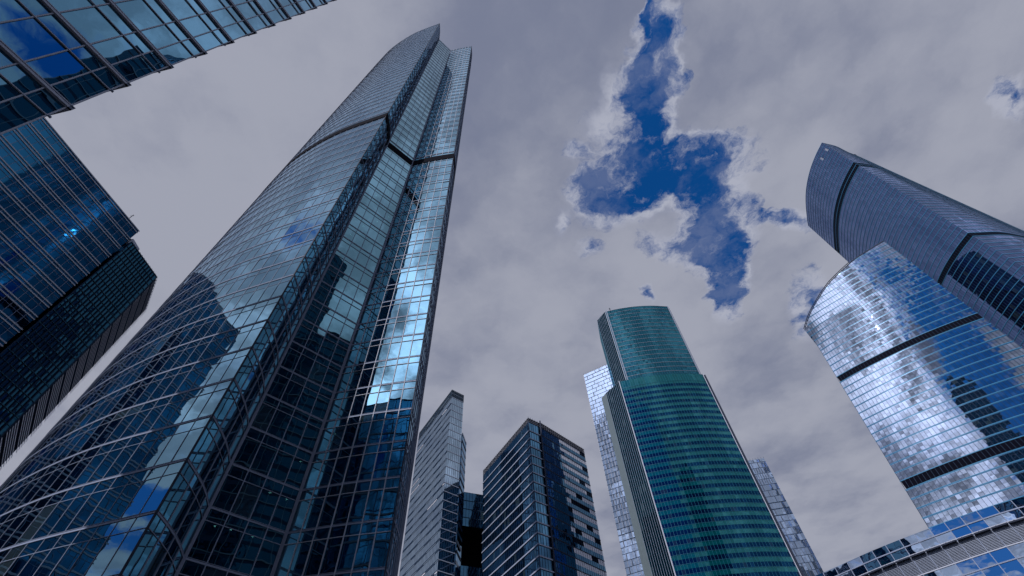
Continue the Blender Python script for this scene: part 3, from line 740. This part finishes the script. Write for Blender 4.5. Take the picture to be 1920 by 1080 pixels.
for (dx, f) in ((2, 97), (7, 97)):
    p0, p1 = lf[-dx], lf[-dx + 1]; z = zsF[f]
    mb = MB(); mb.quad(T.loc(p0[0] - .2, p0[1], z), T.loc(p1[0] - .2, p1[1], z), T.loc(p1[0] - 1.0, p1[1], z + 3), T.loc(p0[0] - 1.0, p0[1], z + 3)); mb.build('open_vent', M['alu_pale'], T.root)

# ================================================================== 11 the nearer right tower with a slanting roof
arc_hi = [(224.5, 159.0), (216.5, 163.8), (207.9, 169.3), (200, 175.2), (192.2, 181.8), (181.2, 191.9), (174.0, 200.0)]
arc_lo = [(224.5, 159.0), (215.2, 162.6), (205.5, 166.9), (196, 171.8), (186.6, 177.4), (172.2, 188.0), (158.6, 199.5)]
hi = arc_nodes(arc_hi, 1.5, 44); lo = arc_nodes(arc_lo, 1.5, 44)
def fw_low(nodes, z):
    t = min(1.5, max(0, (212 - z) / 115)); out = list(nodes)
    for i in range(44): out[i] = (hi[i][0] + (lo[i][0] - hi[i][0]) * t, hi[i][1] + (lo[i][1] - hi[i][1]) * t)
    return out
AZ = [(38, 211), (40.93, 212.3), (42.12, 217.9), (43.42, 222.4), (45.41, 228.5), (46.99, 232.5), (48.76, 235.4), (50.02, 237.4), (51.34, 239.3), (54.6, 242.0), (70, 242.0)]
def fw_top(x, y):
    az = math.degrees(math.atan2(x, y))
    if az <= AZ[0][0]: return AZ[0][1]
    for (a0, z0), (a1, z1) in zip(AZ, AZ[1:]):
        if az <= a1: return z0 + (z1 - z0) * (az - a0) / (a1 - a0)
    return 242.0
fhw = 4.05
zsW = [0.0] + [170.3 - fhw * k for k in range(41, -1, -1)] + [174.2 + fhw * k for k in range(0, 17)] + [242.0]
zsW = [z for z in zsW if z < 241.5] + [242.0]
def rows_fw(f, i, s): return ((0, .42, 'g_fw'), (.42, .84, 'g_fw'), (.84, 1, 'blueband'))
ST_FW = dict(rows=rows_fw, vbar=(.13, .06), vmat='navyframe', tilt=.0055)
ST_FWB = dict(rows=((0, 1, 'g_louv'),), tilt=.006)
T = Tower('blue_glass_tower', 'blue mirror tower with curved slanting roof, in front of the violet sail shaped tower', 'skyscraper',
          [(hi, ST_FW), (seg_columns((174.0, 200.0), (205, 216), 3), ST_FWB), (seg_columns((205, 216), (240, 185), 4), ST_FWB), (seg_columns((240, 185), (224.5, 159.0), 3), ST_FWB)], zsW, plan_low=fw_low, ztop=fw_top)
T.service = (42, 27)
T.panes(100); T.bars(10)
for k in range(1, len(zsW) - 1):
    z = zsW[k]
    if k in T.service: T.band('service_floor', z + .2, zsW[k + 1] - .2, -.05, M['dark'], inn=-.9)
    T.band('floor_band', z - .34, z, .10, M['cyanband'], where=lambda st: st is ST_FW)
T.roof(dz=1.0)
mb = MB(); R = T.ring(242.0)
for i in range(44):
    a_, b_ = R[i], R[(i + 1) % T.n]; za, zb = fw_top(*a_), fw_top(*b_)
    for dz in (.2, 1.3 if i > 14 else .5): mb.bar(T.loc(*a_, za + dz), T.loc(*b_, zb + dz), .3, .3)
    if i > 14: mb.bar(T.loc(*a_, za), T.loc(*a_, za + 1.5), .18, .18)
mb.build('roof_railing', M['darkframe'], T.root)

# ================================================================== 12 the low curved block at the lower right
pl0 = [(62, 137.5), (70.7, 129.0), (79.4, 118.3), (87.8, 109.9), (95.9, 102.9), (102.6, 98.6), (112, 94), (124, 90)]
cols = arc_nodes(pl0, 3.15)
def row_h(f, i, s): return [((0, 1, 'g_low'),), ((0, 1, 'louvre_sheet'),)][1 if f == s.lv else 0]
zsL = [0.0, 8.0, 14, 20, 26, 32, 37.0, 41.6, 43.6, 45.6, 49.2, 50.8, 52.3]
zsL = [0.0, 8.0, 14, 20, 26, 32, 37.6, 42.6, 44.9, 48.7, 50.5, 52.2]
M['louvre_sheet'] = M['louvre']
ST_L = dict(rows=row_h, vbar=(.15, .10), vmat='alu', tilt=.006)
ST_LBk = dict(rows=((0, 1, 'g_low'),), tilt=.003)
T = Tower('low_curved_block', 'low curved glass block at the lower right corner with a pale louvre belt', 'building',
          [(cols, ST_L), (seg_columns((124, 90), (135, 112), 5), ST_LBk), (seg_columns((135, 112), (80, 150), 6), ST_LBk), (seg_columns((80, 150), (62, 137.5), 5), ST_LBk)], zsL)
T.lv = 8; T.panes(100); T.bars()
for k in range(1, len(zsL) - 1):
    z = zsL[k]; T.band('floor_band', z - .11, z + .11, .14, M['alu_pale'] if k in (8, 9) else M['alu'])
T.band('eaves_trim', 52.2, 52.6, .3, M['alu_pale']); T.roof(dz=.1)
for q in range(13): T.band('louvre_blade', zsL[8] + .25 + q * .25, zsL[8] + .36 + q * .25, .10, M['louvre'], where=lambda st: st is ST_L)
mb = MB(); E, Vn = T.normals(T.nodes)
for i in range(len(cols) - 1):
    a_, b_ = T.nodes[i], T.nodes[i + 1]; n1, n2 = Vn[i], Vn[i + 1]
    p = Vector(T.loc(a_[0] + n1[0] * .45, a_[1] + n1[1] * .45, 48.35)); q = Vector(T.loc(b_[0] + n2[0] * .45, b_[1] + n2[1] * .45, 48.35))
    mb.bar(p, p.lerp(q, .93), .5, .28); mb.bar(p.lerp(q, .3), p.lerp(q, .34), .3, .5)
mb.build('maintenance_rail', M['darkframe'], T.root)

# ================================================================== neighbours behind the viewer, seen as reflections
ST_N = dict(rows=((0, .7, 'g_louv'), (.7, 1, 'navyframe')), vbar=(.15, .1), vmat='steel', tilt=.004)
def neighbour(name, label, pts, H, m=ST_N):
    n = len(pts); T = Tower(name, label, 'building', [(seg_columns(pts[i], pts[(i + 1) % n], 3), m) for i in range(n)], [H * k / round(H / 4) for k in range(round(H / 4) + 1)])
    T.panes(0); T.bars()
    for z in T.zs[2::2]: T.band('floor_band', z - .3, z, .15, M['steel'])
    T.roof()
neighbour('neighbour_tower', 'dark glass tower behind the viewer, seen only as a reflection in the notched skyscraper', [(75, 0), (41, -50), (66, -68), (102, -18)], 150)
neighbour('distant_tower', 'tall dark tower far behind the viewer, reflected in the blue glass tower', [(98, -75), (135, -55), (156, -90), (120, -110)], 305)
neighbour('neighbour_block', 'square mid-rise glass block behind the viewer, seen only as a low reflection', [(-10, -80), (24, -92), (32, -64), (-2, -54)], 46)
print('objects', len(bpy.data.objects))
